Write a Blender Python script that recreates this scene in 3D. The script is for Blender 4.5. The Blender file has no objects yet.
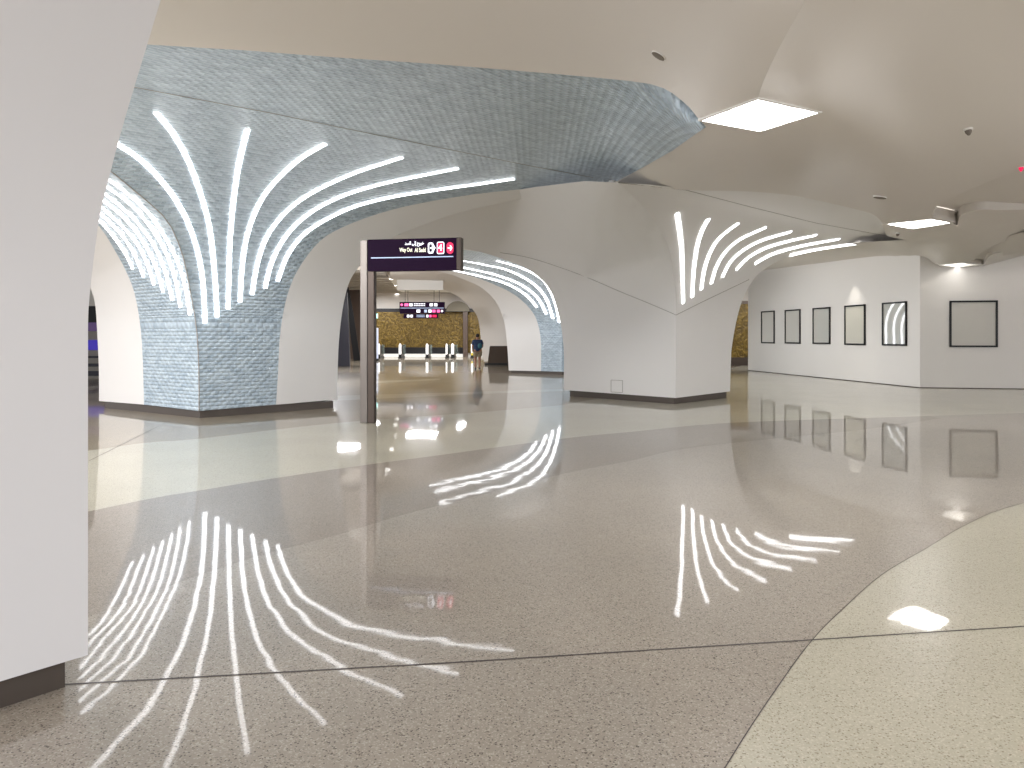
import bpy, bmesh, math, random
import numpy as np
from mathutils import Vector, geometry
random.seed(7)
S = bpy.context.scene
# ---------------------------------------------------------------- camera
FPX = 750.0; HZ = 336.0; CH = 1.65
cam_d = bpy.data.cameras.new('camera'); cam = bpy.data.objects.new('camera', cam_d)
S.collection.objects.link(cam); S.camera = cam
cam.location = (0, 0, CH); cam.rotation_euler = (math.pi/2, 0, 0)
cam_d.sensor_width = 36; cam_d.lens = 36*FPX/1024
cam_d.shift_y = -(384-HZ)/1024; cam_d.clip_start = .05; cam_d.clip_end = 300
# ---------------------------------------------------------------- world, exposure
W = bpy.data.worlds.new('world'); S.world = W; W.use_nodes = True
W.node_tree.nodes['Background'].inputs[0].default_value = (.93, .95, 1.0, 1)
W.node_tree.nodes['Background'].inputs[1].default_value = .76
S.view_settings.view_transform = 'Standard'; S.view_settings.look = 'None'
S.view_settings.gamma = 1; S.view_settings.use_curve_mapping = False
S.view_settings.exposure = .96
def area(name, loc, size, power, col=(.98, .98, 1.0), rot=(0, 0, 0), size_y=None):
    l = bpy.data.lights.new(name, 'AREA'); l.energy = power; l.color = col; l.size = size
    if size_y: l.shape = 'RECTANGLE'; l.size_y = size_y
    o = bpy.data.objects.new(name, l); S.collection.objects.link(o)
    o.location = loc; o.rotation_euler = rot
    return o
# added fill lights outside the frame, standing in for unseen ceiling lamps of the hall
for i, (x, y) in enumerate([(-9, -2), (7, 3.5), (14, 4), (18, 9), (-13, 11), (20, 16), (-7.5, 7.5), (2, -5)]):
    area('hall_fill', (x, y, 4.6), 2.4, [350, 110, 150, 230, 400, 330, 240, 330][i], rot=(.5, -.5, 0) if i == 6 else (0, 0, 0))
for i, (x, y) in enumerate([(-6, 50), (-10, 44), (-3, 55), (-11, 56)]):
    area('far_hall_lamp', (x, y, 4.9), 2.0, 260)
area('side_hall_lamp', (14, 38, 4.2), 1.5, 160)
for i, (x, y, ry) in enumerate([(6.2, 29, -.55), (4.6, 25, -.35), (-7.5, 26, -.7), (-9.2, 36, -.8)]):   # added fills hidden behind the columns to brighten wall, tiled column and far hall
    area('bay_fill', (x, y, 4.1), 1.4, [76, 84, 230, 230][i], rot=(.25 if i == 2 else 0, ry, 0))
# ---------------------------------------------------------------- materials
def srgb(r, g, b):
    f = lambda c: (c/255/12.92) if c/255 <= .04045 else ((c/255+.055)/1.055)**2.4
    return (f(r), f(g), f(b), 1)
def mat(name, col, rough=.5, metal=0, emit=None, es=0, spec=None, noise=None):
    m = bpy.data.materials.new(name); m.use_nodes = True
    nt = m.node_tree; b = nt.nodes['Principled BSDF']
    b.inputs['Base Color'].default_value = col; b.inputs['Roughness'].default_value = rough
    b.inputs['Metallic'].default_value = metal
    if spec is not None: b.inputs['Specular IOR Level'].default_value = spec
    if emit: b.inputs['Emission Color'].default_value = emit; b.inputs['Emission Strength'].default_value = es
    if noise:
        sc, amt = noise
        tc = nt.nodes.new('ShaderNodeTexCoord'); n = nt.nodes.new('ShaderNodeTexNoise')
        n.inputs['Scale'].default_value = sc; n.inputs['Detail'].default_value = 4
        nt.links.new(tc.outputs['Object'], n.inputs['Vector'])
        r = nt.nodes.new('ShaderNodeMixRGB'); r.blend_type = 'MIX'
        r.inputs[1].default_value = tuple(c*(1-amt) for c in col[:3])+(1,)
        r.inputs[2].default_value = tuple(min(1, c*(1+amt)) for c in col[:3])+(1,)
        nt.links.new(n.outputs['Fac'], r.inputs[0]); nt.links.new(r.outputs[0], b.inputs['Base Color'])
    return m
M = {}
M['plaster'] = mat('white_plaster', srgb(232, 230, 228), .6, noise=(.6, .02))
M['plaster_near'] = mat('white_plaster_near', srgb(222, 221, 222), .6, noise=(.6, .02))
M['ceil'] = mat('ceiling_plaster', srgb(224, 219, 213), .75, noise=(.5, .025))
M['wall'] = mat('wall_paint', srgb(232, 229, 225), .6, noise=(.5, .02))
M['steel_skirt'] = mat('brushed_skirting', srgb(92, 84, 78), .4, .5)
M['steel'] = mat('brushed_steel', srgb(128, 121, 116), .42, .85)
M['steel_dark'] = mat('bronze_steel', srgb(88, 78, 72), .42, .8)
M['strip'] = mat('light_strip_glow', (1, 1, 1, 1), .4, emit=(.98, .98, 1, 1), es=2.6)
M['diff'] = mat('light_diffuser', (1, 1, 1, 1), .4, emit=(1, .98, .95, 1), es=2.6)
M['well'] = mat('light_well', srgb(240, 238, 234), .5)
M['joint'] = mat('joint_grey', srgb(168, 163, 158), .8)  # even grey for panel joints, corner bead and hatch outline
M['purple'] = mat('sign_purple', srgb(30, 8, 36), .6, emit=srgb(40, 16, 50), es=.1, spec=.1)
M['white_sign'] = mat('sign_white', srgb(240, 240, 245), .4, emit=(.9, .9, 1, 1), es=.8)
M['blue_white'] = mat('sign_rule', srgb(170, 185, 215), .4, emit=srgb(170, 185, 215), es=.5)
M['cream_sign'] = mat('sign_cream', srgb(225, 220, 200), .4, emit=srgb(225, 220, 200), es=.6)
M['red_sign'] = mat('sign_red', srgb(205, 20, 70), .4, emit=srgb(215, 25, 80), es=.6)
M['pink_sign'] = mat('sign_pink', srgb(230, 90, 150), .4, emit=srgb(230, 90, 150), es=.8)
M['black'] = mat('black_metal', srgb(16, 15, 18), .4, .2)
M['navy'] = mat('navy_panel', srgb(30, 28, 44), .35)
M['brown'] = mat('brown_panel', srgb(84, 68, 58), .4)
M['glass_panel'] = mat('grey_glass_panel', srgb(202, 201, 194), .03, spec=1)
M['glass_pale'] = mat('pale_glass_panel', srgb(214, 211, 199), .03, spec=.8)
M['glass_plain'] = mat('plain_grey_panel', srgb(204, 201, 193), .15, spec=.3)
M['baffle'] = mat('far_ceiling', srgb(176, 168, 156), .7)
M['far_white'] = mat('far_white', srgb(235, 233, 228), .6)
M['glow'] = mat('gate_light', (1, 1, 1, 1), .4, emit=(1, 1, .97, 1), es=.6)
M['screen_blue'] = mat('screen_blue', srgb(40, 26, 130), .3, emit=srgb(50, 32, 170), es=.35)
M['screen_purple'] = mat('screen_purple', srgb(80, 56, 104), .3, emit=srgb(80, 56, 104), es=.25)
M['green_sign'] = mat('exit_green', srgb(150, 230, 220), .3, emit=srgb(150, 235, 225), es=1.5)
M['screen_pale'] = mat('screen_pale', srgb(180, 186, 205), .3, emit=srgb(180, 186, 205), es=.35)
M['kiosk'] = mat('dark_bronze', srgb(66, 52, 40), .35, .3)
M['yellow'] = mat('yellow_mark', srgb(220, 200, 60), .4)

def node_mat(name):
    m = bpy.data.materials.new(name); m.use_nodes = True
    nt = m.node_tree
    return m, nt, nt.nodes['Principled BSDF']
def floor_mat(name, c_lo, c_hi, c_dark):
    m, nt, b = node_mat(name); N = nt.nodes.new; L = nt.links.new
    tc = N('ShaderNodeTexCoord')
    v = N('ShaderNodeTexVoronoi'); v.inputs['Scale'].default_value = 150
    L(tc.outputs['Object'], v.inputs['Vector'])
    sep = N('ShaderNodeSeparateColor'); L(v.outputs['Color'], sep.inputs[0])
    r1 = N('ShaderNodeValToRGB'); e = r1.color_ramp.elements
    e[0].position = 0; e[0].color = c_dark; e[1].position = 1; e[1].color = c_hi
    for p, c in ((.06, c_dark), (.09, c_lo), (.8, c_lo), (.85, c_hi)):
        x = e.new(p); x.color = c
    r1.color_ramp.interpolation = 'LINEAR'
    L(sep.outputs[0], r1.inputs[0])
    n = N('ShaderNodeTexNoise'); n.inputs['Scale'].default_value = .7; n.inputs['Detail'].default_value = 3
    L(tc.outputs['Object'], n.inputs['Vector'])
    mr = N('ShaderNodeMapRange'); mr.inputs[1].default_value = .3; mr.inputs[2].default_value = .7
    mr.inputs[3].default_value = .94; mr.inputs[4].default_value = 1.05
    L(n.outputs['Fac'], mr.inputs[0])
    mx = N('ShaderNodeMixRGB'); mx.blend_type = 'MULTIPLY'; mx.inputs[0].default_value = 1
    L(r1.outputs[0], mx.inputs[1]); L(mr.outputs[0], mx.inputs[2]); L(mx.outputs[0], b.inputs['Base Color'])
    b.inputs['Roughness'].default_value = .3; b.inputs['IOR'].default_value = 1.3; b.inputs['Coat Weight'].default_value = .8; b.inputs['Coat Roughness'].default_value = .03; b.inputs['Coat IOR'].default_value = 1.42
    n2 = N('ShaderNodeTexNoise'); n2.inputs['Scale'].default_value = 1.9; n2.inputs['Detail'].default_value = 2.6
    L(tc.outputs['Object'], n2.inputs['Vector'])
    bp = N('ShaderNodeBump'); bp.inputs['Strength'].default_value = 1; bp.inputs['Distance'].default_value = .0011
    L(n2.outputs['Fac'], bp.inputs['Height']); L(bp.outputs[0], b.inputs['Normal']); L(bp.outputs[0], b.inputs['Coat Normal'])
    return m
M['floor_main'] = floor_mat('terrazzo_beige', srgb(155, 146, 134), srgb(178, 170, 158), srgb(92, 82, 74))
M['floor_dark'] = floor_mat('terrazzo_brown', srgb(136, 126, 114), srgb(158, 148, 136), srgb(88, 76, 68))
M['floor_light'] = floor_mat('terrazzo_cream', srgb(184, 179, 160), srgb(200, 195, 178), srgb(140, 130, 112))
M['floor_far'] = floor_mat('terrazzo_tan', srgb(150, 138, 118), srgb(170, 158, 138), srgb(100, 90, 78))
M['floor_joint'] = mat('floor_joint', srgb(60, 50, 50), .5)

def tile_mat():
    m, nt, b = node_mat('blue_relief_tile'); N = nt.nodes.new; L = nt.links.new
    uv = N('ShaderNodeUVMap'); uv.uv_map = 'UVMap'
    br = N('ShaderNodeTexBrick'); br.offset = .5; br.squash = 1
    br.inputs['Scale'].default_value = 1; br.inputs['Brick Width'].default_value = .16
    br.inputs['Row Height'].default_value = .075; br.inputs['Mortar Size'].default_value = .006
    br.inputs['Mortar Smooth'].default_value = .6; br.inputs['Bias'].default_value = 0
    br.inputs['Color1'].default_value = srgb(164, 181, 195); br.inputs['Color2'].default_value = srgb(196, 211, 222)
    br.inputs['Mortar'].default_value = srgb(194, 207, 217)
    L(uv.outputs[0], br.inputs['Vector']); L(br.outputs['Color'], b.inputs['Base Color'])
    # each tile is a tilted, domed plate: height from a wave inside the tile
    sp = N('ShaderNodeSeparateXYZ'); L(uv.outputs[0], sp.inputs[0])
    def math_(op, a, bb=None):
        x = N('ShaderNodeMath'); x.operation = op
        if isinstance(a, (int, float)): x.inputs[0].default_value = a
        else: L(a, x.inputs[0])
        if bb is not None:
            if isinstance(bb, (int, float)): x.inputs[1].default_value = bb
            else: L(bb, x.inputs[1])
        return x.outputs[0]
    row = math_('FLOOR', math_('DIVIDE', sp.outputs[1], .075))
    half = math_('MULTIPLY', math_('MODULO', row, 2), .08)
    xx = math_('ADD', sp.outputs[0], half)
    fx = math_('FRACT', math_('DIVIDE', xx, .16)); fy = math_('FRACT', math_('DIVIDE', sp.outputs[1], .075))
    dome = math_('MULTIPLY', math_('SINE', math_('MULTIPLY', fx, math.pi)), math_('SINE', math_('MULTIPLY', fy, math.pi)))
    wn = N('ShaderNodeTexNoise'); wn.inputs['Scale'].default_value = 5; L(uv.outputs[0], wn.inputs['Vector'])
    hgt = math_('ADD', math_('MULTIPLY', dome, .7), math_('MULTIPLY', wn.outputs['Fac'], 1.2))
    bp = N('ShaderNodeBump'); bp.inputs['Strength'].default_value = .9; bp.inputs['Distance'].default_value = .028
    L(hgt, bp.inputs['Height']); L(bp.outputs[0], b.inputs['Normal'])
    b.inputs['Roughness'].default_value = .34; b.inputs['Metallic'].default_value = .1
    return m
M['tile'] = tile_mat()
def gold_mat():
    m, nt, b = node_mat('gold_relief'); N = nt.nodes.new; L = nt.links.new
    tc = N('ShaderNodeTexCoord')
    n = N('ShaderNodeTexNoise'); n.inputs['Scale'].default_value = 2.6; n.inputs['Detail'].default_value = 5
    n.inputs['Distortion'].default_value = 2.5
    L(tc.outputs['Object'], n.inputs['Vector'])
    r = N('ShaderNodeValToRGB'); e = r.color_ramp.elements
    e[0].position = .3; e[0].color = srgb(78, 60, 22); e[1].position = .72; e[1].color = srgb(140, 114, 50)
    x = e.new(.5); x.color = srgb(98, 78, 28)
    L(n.outputs['Fac'], r.inputs[0]); L(r.outputs[0], b.inputs['Base Color'])
    b.inputs['Roughness'].default_value = .4; b.inputs['Metallic'].default_value = .35
    bp = N('ShaderNodeBump'); bp.inputs['Distance'].default_value = .05
    L(n.outputs['Fac'], bp.inputs['Height']); L(bp.outputs[0], b.inputs['Normal'])
    return m
M['gold'] = gold_mat()
# ---------------------------------------------------------------- helpers
C = S.collection.objects
def tag(o, label=None, cat=None, group=None, kind=None):
    if label: o['label'] = label
    if cat: o['category'] = cat
    if group: o['group'] = group
    if kind: o['kind'] = kind
    return o
def thing(name, loc, label, cat, group=None, rz=0):
    o = bpy.data.objects.new(name, None); C.link(o); o.location = loc; o.rotation_euler = (0, 0, rz)
    o.empty_display_size = .2
    return tag(o, label, cat, group)
def mesh_obj(name, verts, faces, m, parent=None, smooth=False, uvs=None, mats=None, fm=None):
    me = bpy.data.meshes.new(name)
    if parent is not None:                       # world coordinates in, local coordinates stored
        inv = parent.matrix_basis.inverted() if parent.parent is None else (parent.parent.matrix_basis @ parent.matrix_basis).inverted()
        verts = [inv @ Vector(v) for v in verts]
    me.from_pydata([tuple(v) for v in verts], [], [tuple(f) for f in faces])
    for k in (mats or [m]): me.materials.append(k)
    if fm: me.polygons.foreach_set('material_index', fm)
    if uvs is not None:
        ul = me.uv_layers.new(name='UVMap')
        for lp in me.loops: ul.data[lp.index].uv = uvs[lp.vertex_index]
    if smooth: me.polygons.foreach_set('use_smooth', [True]*len(me.polygons))
    me.update()
    o = bpy.data.objects.new(name, me); C.link(o)
    if parent is not None: o.parent = parent
    return o
class MB:
    def __init__(s): s.v = []; s.f = []; s.m = []
    def add(s, v, f, mi=0):
        k = len(s.v); s.v += [Vector(p) for p in v]; s.f += [tuple(i+k for i in q) for q in f]; s.m += [mi]*len(f)
    def frame_box(s, o, ax, ay, az, mi=0):       # origin corner and three edge vectors
        o, ax, ay, az = map(Vector, (o, ax, ay, az))
        p = [o, o+ax, o+ax+ay, o+ay]; p += [q+az for q in p]
        s.add(p, [(0, 3, 2, 1), (4, 5, 6, 7), (0, 1, 5, 4), (1, 2, 6, 5), (2, 3, 7, 6), (3, 0, 4, 7)], mi)
    def box(s, x0, x1, y0, y1, z0, z1, mi=0): s.frame_box((x0, y0, z0), (x1-x0, 0, 0), (0, y1-y0, 0), (0, 0, z1-z0), mi)
    def prism(s, poly, z0, z1, mi=0):
        n = len(poly); s.add([(x, y, z0) for x, y in poly]+[(x, y, z1) for x, y in poly],
            [tuple(range(n))[::-1], tuple(range(n, 2*n))]+[(i, (i+1) % n, n+(i+1) % n, n+i) for i in range(n)], mi)
    def tube(s, pts, r, seg=8, mi=0, cap=True):
        pts = [Vector(p) for p in pts]; n = len(pts); vs = []; fs = []
        for i, p in enumerate(pts):
            t = (pts[min(i+1, n-1)]-pts[max(i-1, 0)]).normalized()
            a = t.cross(Vector((0, 0, 1)));  a = a if a.length > .1 else t.cross(Vector((0, 1, 0)))
            a.normalize(); b = t.cross(a); rr = r[i] if isinstance(r, (list, tuple)) else r
            vs += [p+a*rr*math.cos(2*math.pi*k/seg)+b*rr*math.sin(2*math.pi*k/seg) for k in range(seg)]
        for i in range(n-1):
            for k in range(seg): fs.append((i*seg+k, i*seg+(k+1) % seg, (i+1)*seg+(k+1) % seg, (i+1)*seg+k))
        if cap: fs += [tuple(range(seg))[::-1], tuple(range((n-1)*seg, n*seg))]
        s.add(vs, fs, mi)
    def build(s, name, m, parent=None, smooth=False):
        ms = m if isinstance(m, list) else [m]
        o = mesh_obj(name, s.v, s.f, None, parent, smooth, mats=ms, fm=s.m); return o
def bevel(o, w=.01, seg=2):
    b = o.modifiers.new('bevel', 'BEVEL'); b.width = w; b.segments = seg; b.limit_method = 'ANGLE'; return o
def ray(px, py): return Vector(((px-512)/FPX, 1, (HZ-py)/FPX))
def at(px, py, D): d = ray(px, py)*D; return Vector((d.x, d.y, CH+d.z))
def gp(px, py, z=0.0): return at(px, py, (CH-z)*FPX/(py-HZ))
def hp(px, py, H): return at(px, py, (H-CH)*FPX/(HZ-py))
# a vault face: vertical below H0, then a quarter ellipse flaring out along n to the crown
class Vault:
    def __init__(s, P, n, H0=1.85, a=4.6, b=3.1, cut=None):
        s.P = Vector((P[0], P[1], 0)); s.n = Vector((n[0], n[1], 0)).normalized(); s.u = Vector((-s.n.y, s.n.x, 0))
        s.H0, s.a, s.b = H0, a, b; s.cut = cut or a
        s.arc = [0]; pn, ph = 0, H0
        for i in range(1, 201):
            q = s.a*i/200; h = s.prof0(q); s.arc.append(s.arc[-1]+math.hypot(q-pn, h-ph)); pn, ph = q, h
    def prof0(s, n): k = min(1, max(0, (s.a-n)/s.a)); return s.H0+s.b*math.sqrt(max(0, 1-k*k))
    def prof(s, n):
        if n <= 0: return -1e9
        return s.prof0(min(n, s.cut))
    def nn(s, p): return (Vector((p.x, p.y, 0))-s.P).dot(s.n)
    def free(s, p):
        n = s.nn(p); return n > 0 and (n > s.a*.9999 and p.z < s.prof(n) or p.z < s.prof(n) or p.z < s.H0)
    def t(s, px, py):
        d = ray(px, py); o = Vector((0, 0, CH)); t0 = .3; st = .25
        while t0 < 120 and s.free(o+d*(t0+st)): t0 += st
        lo, hi = t0, t0+st
        for _ in range(30):
            m = (lo+hi)/2
            if s.free(o+d*m): lo = m
            else: hi = m
        return lo
    def uv(s, p):
        n = s.nn(p); su = (Vector((p.x, p.y, 0))-s.P).dot(s.u)
        if p.z < s.H0+.8*s.b and n < s.a:
            k = max(0, p.z-s.H0)/s.b; n = s.a*(1-math.sqrt(1-k*k))
        if p.z <= s.H0: v = p.z
        elif n < s.a:
            k = n/s.a*200; i = min(199, int(k)); v = s.H0+s.arc[i]+(s.arc[i+1]-s.arc[i])*(k-i)
        else: v = s.H0+s.arc[-1]+n-s.a
        return (su+50, v)
    def normal(s, p):
        n = s.nn(p); e = .01
        if n <= .01: return s.n.copy()
        if n >= s.cut: return Vector((0, 0, -1))
        sl = (s.prof(n+e)-s.prof(n-e))/(2*e) if n > e else 50
        v = s.n*sl+Vector((0, 0, -1)); return v.normalized()
def resample(pts, step):
    out = []
    for a, b in zip(pts, pts[1:]):
        n = max(1, int(math.hypot(b[0]-a[0], b[1]-a[1])/step))
        out += [(a[0]+(b[0]-a[0])*i/n, a[1]+(b[1]-a[1])*i/n) for i in range(n)]
    return out
def spline(pts, k=4):
    out = []; n = len(pts)
    for i in range(n-1):
        p0, p1, p2, p3 = pts[max(0, i-1)], pts[i], pts[i+1], pts[min(n-1, i+2)]
        for j in range(k):
            t = j/k
            out.append(tuple(.5*((2*p1[c])+(-p0[c]+p2[c])*t+(2*p0[c]-5*p1[c]+4*p2[c]-p3[c])*t*t+(-p0[c]+3*p1[c]-3*p2[c]+p3[c])*t**3) for c in (0, 1)))
    out.append(tuple(pts[-1])); return out
def cdt(poly, step):
    b = resample(list(poly)+[poly[0]], step)
    xs = [p[0] for p in b]; ys = [p[1] for p in b]
    pts = [Vector(p) for p in b]; nb = len(b)
    seg = [((b[i][0], b[i][1]), (b[(i+1) % nb][0], b[(i+1) % nb][1])) for i in range(nb)]
    def near(x, y, r):
        for p in b:
            if abs(p[0]-x) < r and abs(p[1]-y) < r: return True
        return False
    y = min(ys); row = 0
    while y < max(ys):
        x = min(xs)+(row % 2)*step/2
        while x < max(xs):
            ins = False
            for (x1, y1), (x2, y2) in seg:
                if (y1 > y) != (y2 > y) and x < (x2-x1)*(y-y1)/(y2-y1)+x1: ins = not ins
            if ins and not near(x, y, step*.45): pts.append(Vector((x, y)))
            x += step
        y += step*.87; row += 1
    r = geometry.delaunay_2d_cdt(pts, [(i, (i+1) % nb) for i in range(nb)], [], 1, 1e-4)
    return [(v.x, v.y) for v in r[0]], [tuple(f) for f in r[2]]
def face_patch(name, surf, poly, m, parent, step=7, blend=None, smooth=True, up=True):
    P, F = cdt(poly, step); vs = []
    for (x, y) in P:
        t = surf.t(x, y)
        if blend:
            other, line = blend
            d, g = min((math.hypot(x-q[0], y-q[1]), q) for q in line)
            if d < 120:
                w = (1-d/120)**2*(1+2*d/120)
                t += (other.t(*g)-surf.t(*g))*w
        vs.append(at(x, y, t))
    uvs = [surf.uv(v) for v in vs]
    # turn faces to the room
    out = []
    cpos = Vector((0, 0, CH))
    for f in F:
        a, b, c = vs[f[0]], vs[f[1]], vs[f[2]]; nrm = (b-a).cross(c-a)
        out.append(f if nrm.dot(cpos-a) > 0 else f[::-1])
    return mesh_obj(name, vs, out, m, parent, smooth, uvs)
def edge_wall(name, surf, line, back, m, parent, blend=None):
    a = []
    for x, y in line: a.append(at(x, y, surf.t(x, y)))
    b = [p+Vector(back) for p in a]; n = len(a)
    return mesh_obj(name, a+b, [(i, i+1, n+i+1, n+i) for i in range(n-1)], m, parent, True)
def strip(surf, line, parent, w=.038, blend=None):
    pts = []
    for x, y in spline(line, 6):
        t = surf.t(x, y)
        if blend:
            other, ln = blend
            d, g = min((math.hypot(x-q[0], y-q[1]), q) for q in ln)
            if d < 120:
                k = (1-d/120)**2*(1+2*d/120); t += (other.t(*g)-surf.t(*g))*k
        pts.append(at(x, y, t))
    vs = []; fs = []; n = len(pts)
    for i, p in enumerate(pts):
        tg = (pts[min(i+1, n-1)]-pts[max(i-1, 0)]).normalized(); nm = surf.normal(p)
        sd = tg.cross(nm).normalized(); nm = sd.cross(tg).normalized()
        if nm.dot(Vector((0, 0, CH))-p) < 0: nm = -nm
        vs += [p-sd*w-nm*.02, p-sd*w+nm*.022, p+sd*w+nm*.022, p+sd*w-nm*.02]
    for i in range(n-1):
        for k in range(4): fs.append((4*i+k, 4*i+(k+1) % 4, 4*i+4+(k+1) % 4, 4*i+4+k))
    fs += [(0, 1, 2, 3), (4*n-4, 4*n-3, 4*n-2, 4*n-1)]
    o = mesh_obj('light_strip', vs, fs, M['strip'], parent)
    return o
def joint(surf, line, parent, name='panel_joint', r=.008):
    mb = MB(); mb.tube([at(x, y, surf.t(x, y)*.9995) for x, y in line], r, 5); return mb.build(name, M['joint'], parent)
# ---------------------------------------------------------------- floor
mb = MB()
fl_mats = [M['floor_main'], M['floor_dark'], M['floor_light'], M['floor_far'], M['floor_joint']]
mb.add([(-40, -8, 0), (40, -8, 0), (40, 80, 0), (-40, 80, 0)], [(0, 1, 2, 3)], 0)
def inlay(px, mi, z):
    pts = [gp(x, y) for x, y in px]
    tri = geometry.tessellate_polygon([[Vector((p.x, p.y, 0)) for p in pts]])
    mb.add([(p.x, p.y, z) for p in pts], [t for t in tri], mi)
L1_low = spline([(-300, 600), (88.8, 511.5), (209, 489), (330, 470), (441, 455), (564, 438.5), (630, 432), (728, 423), (898, 417), (1024, 413), (1300, 405)], 4)
L1_up = spline([(-300, 520), (88.8, 450.8), (197, 439), (336, 423), (470, 413), (564, 405)], 4)
M_low = spline([(-100, 690), (200, 575), (330, 537), (403, 515), (459, 500.6), (564, 473.7), (630, 461), (683, 449), (774, 438.7), (860, 430), (940, 418.5)], 4)
inlay([(-300, 360), (-300, 520)]+L1_up[1:]+[(640, 390), (740, 366), (760, 356), (480, 348), (300, 346)], 3, .0004)
inlay(L1_up+[(640, 390), (740, 366), (760, 360), (1300, 360)]+[p for p in L1_low[::-1]], 2, .0008)
inlay(M_low+[p for p in L1_low[::-1] if p[0] < 940], 1, .0012)
R_b = spline([(600, 980), (725, 768), (784, 678), (815, 637), (844, 608), (881.6, 575), (927, 548), (968.6, 523.6), (1024, 503), (1200, 462)], 5)
inlay(R_b+[(1700, 462), (1700, 980)], 2, .0004)
def groove(a, b, w, z=.0018):
    a, b = gp(*a), gp(*b); d = (b-a).normalized(); s_ = Vector((-d.y, d.x, 0))*w
    mb.add([(p.x, p.y, z) for p in (a-s_, b-s_, b+s_, a+s_)], [(0, 1, 2, 3)], 4)
groove((-100, 694), (450, 663), .006); groove((450, 663), (1300, 609), .006)
groove((89, 461), (159, 426), .006)
for a, b in zip(R_b, R_b[1:]): groove(a, b, .0025)
# pale band and lines in the distant hall floor
inlay([(300, 353.5), (480, 353.5), (484, 357.5), (300, 357.5)], 2, .0016)
inlay([(366, 381.5), (440, 378.5), (440, 380), (370, 383.5)], 2, .0016)
inlay([(330, 396), (500, 391), (564, 389), (564, 391), (480, 394), (330, 401)], 2, .0016)
fl = mb.build('floor', fl_mats); tag(fl, kind='structure')
# ---------------------------------------------------------------- column A : blue tiled column, left
R2 = .70710678
nR = (R2, -R2); nL = (-R2, -R2)
A_R = Vault((-6.26, 15.0), nR); A_L = Vault((-6.26, 15.0), (-.575, -.82))
colA = thing('vaulted_column', (-6.6, 16.8, 0), 'large column clad in pale blue relief tile with fanning light strips, left of the signpost', 'column')
A_gr = spline([(199, 411), (199, 380), (198, 350), (196, 324), (190, 290), (185, 264), (178, 242), (167.5, 221), (151.6, 205), (134.7, 191), (115.5, 175), (90, 158), (50, 140)], 3)
A_bw = spline([(276, 404.6), (278, 373), (279.6, 340), (283.7, 310), (290.5, 285.6), (301.5, 263.8), (320, 241), (343, 227), (378.6, 213.6), (417.6, 203.8), (476, 194), (535, 188), (593, 183), (617, 181.2)], 3)
A_arch = spline([(337, 399.5), (337.6, 373), (339, 340), (342.5, 310), (348, 285.6), (355, 272), (366, 258), (378, 246.5), (394, 236.5), (417.6, 227), (449, 215.5), (488, 205.8), (535, 196), (585.6, 188), (617, 181.6)], 3)
A_edge = [(-20, 25), (60, 35), (148, 44.5), (240, 50), (330, 57), (420, 63), (520, 71), (600, 78), (650, 84), (672, 93), (690, 108), (699, 124), (706, 127)]
A_seam = [(617, 181.2), (593, 177.5), (539, 167.5), (437, 147), (353, 130), (271, 113), (143, 88.8), (40, 69)]
face_patch('tile_cladding', A_R, A_gr[::-1]+A_bw+resample(A_seam[1:], 12)+[(40, 69), (30, 100)], M['tile'], colA, 6)
tag(face_patch('plaster_face', A_R, A_bw+A_arch[::-1][1:], M['plaster'], colA, 7))
A_bl = spline([(144, 404.6), (143, 367.7), (140.7, 329), (134.7, 293.8), (125, 269), (112.8, 247), (100.5, 228), (80, 208), (50, 188)], 3)
face_patch('tile_cladding', A_L, A_gr+A_bl[::-1], M['tile'], colA, 6, (A_R, A_gr))
A_ol = spline([(99, 401), (98.8, 367), (97.3, 334.6), (95.5, 307), (92, 292), (84, 274), (70, 258), (40, 235)], 3)
face_patch('plaster_face', A_L, A_bl+A_ol[::-1], M['plaster'], colA, 7, (A_R, A_gr))
edge_wall('side_face', A_R, A_arch[:-1], Vector((-R2, R2, 0))*1.0+Vector((-.6, .3, .02)), M['plaster'], colA)
edge_wall('side_face', A_L, A_ol, (.55, 1.3, .02), M['plaster'], colA, (A_R, A_gr))
joint(A_R, resample([(40, 69), (143, 88.8), (271, 113), (353, 130), (437, 147), (539, 167.5), (593, 177.5), (615, 181)], 14), colA, r=.007)
tag(joint(A_R, A_gr[:-3:2], colA, 'corner_bead', .01))
A_stripR = [
 [(205, 323), (203.5, 290), (200, 262), (193, 236), (183, 212), (169, 190), (152, 170), (135, 155), (118, 144), (85, 122)],
 [(217, 317), (215.5, 285), (212, 245), (208, 220), (200, 192), (188, 160), (173, 133), (156, 112)],
 [(228, 309), (229, 270), (230, 240), (233, 205), (237, 175), (242, 150), (247.5, 129)],
 [(240, 302), (242, 268), (246, 240), (253, 217), (264, 195), (282, 174), (302, 157), (325, 143.5)],
 [(252, 294.5), (257, 265), (265, 240), (278, 220), (297, 202), (320, 188), (352, 173.5), (380, 164), (402, 157)],
 [(265, 288), (271, 264), (281, 243), (296, 224), (317, 208), (345, 194.5), (380, 184), (420, 175.5), (458, 168)],
 [(277.5, 281), (286, 258), (298, 240), (313, 227), (333, 215.5), (358, 205), (395, 196), (440, 189), (480, 183.5), (514, 178.5)]]
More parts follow.
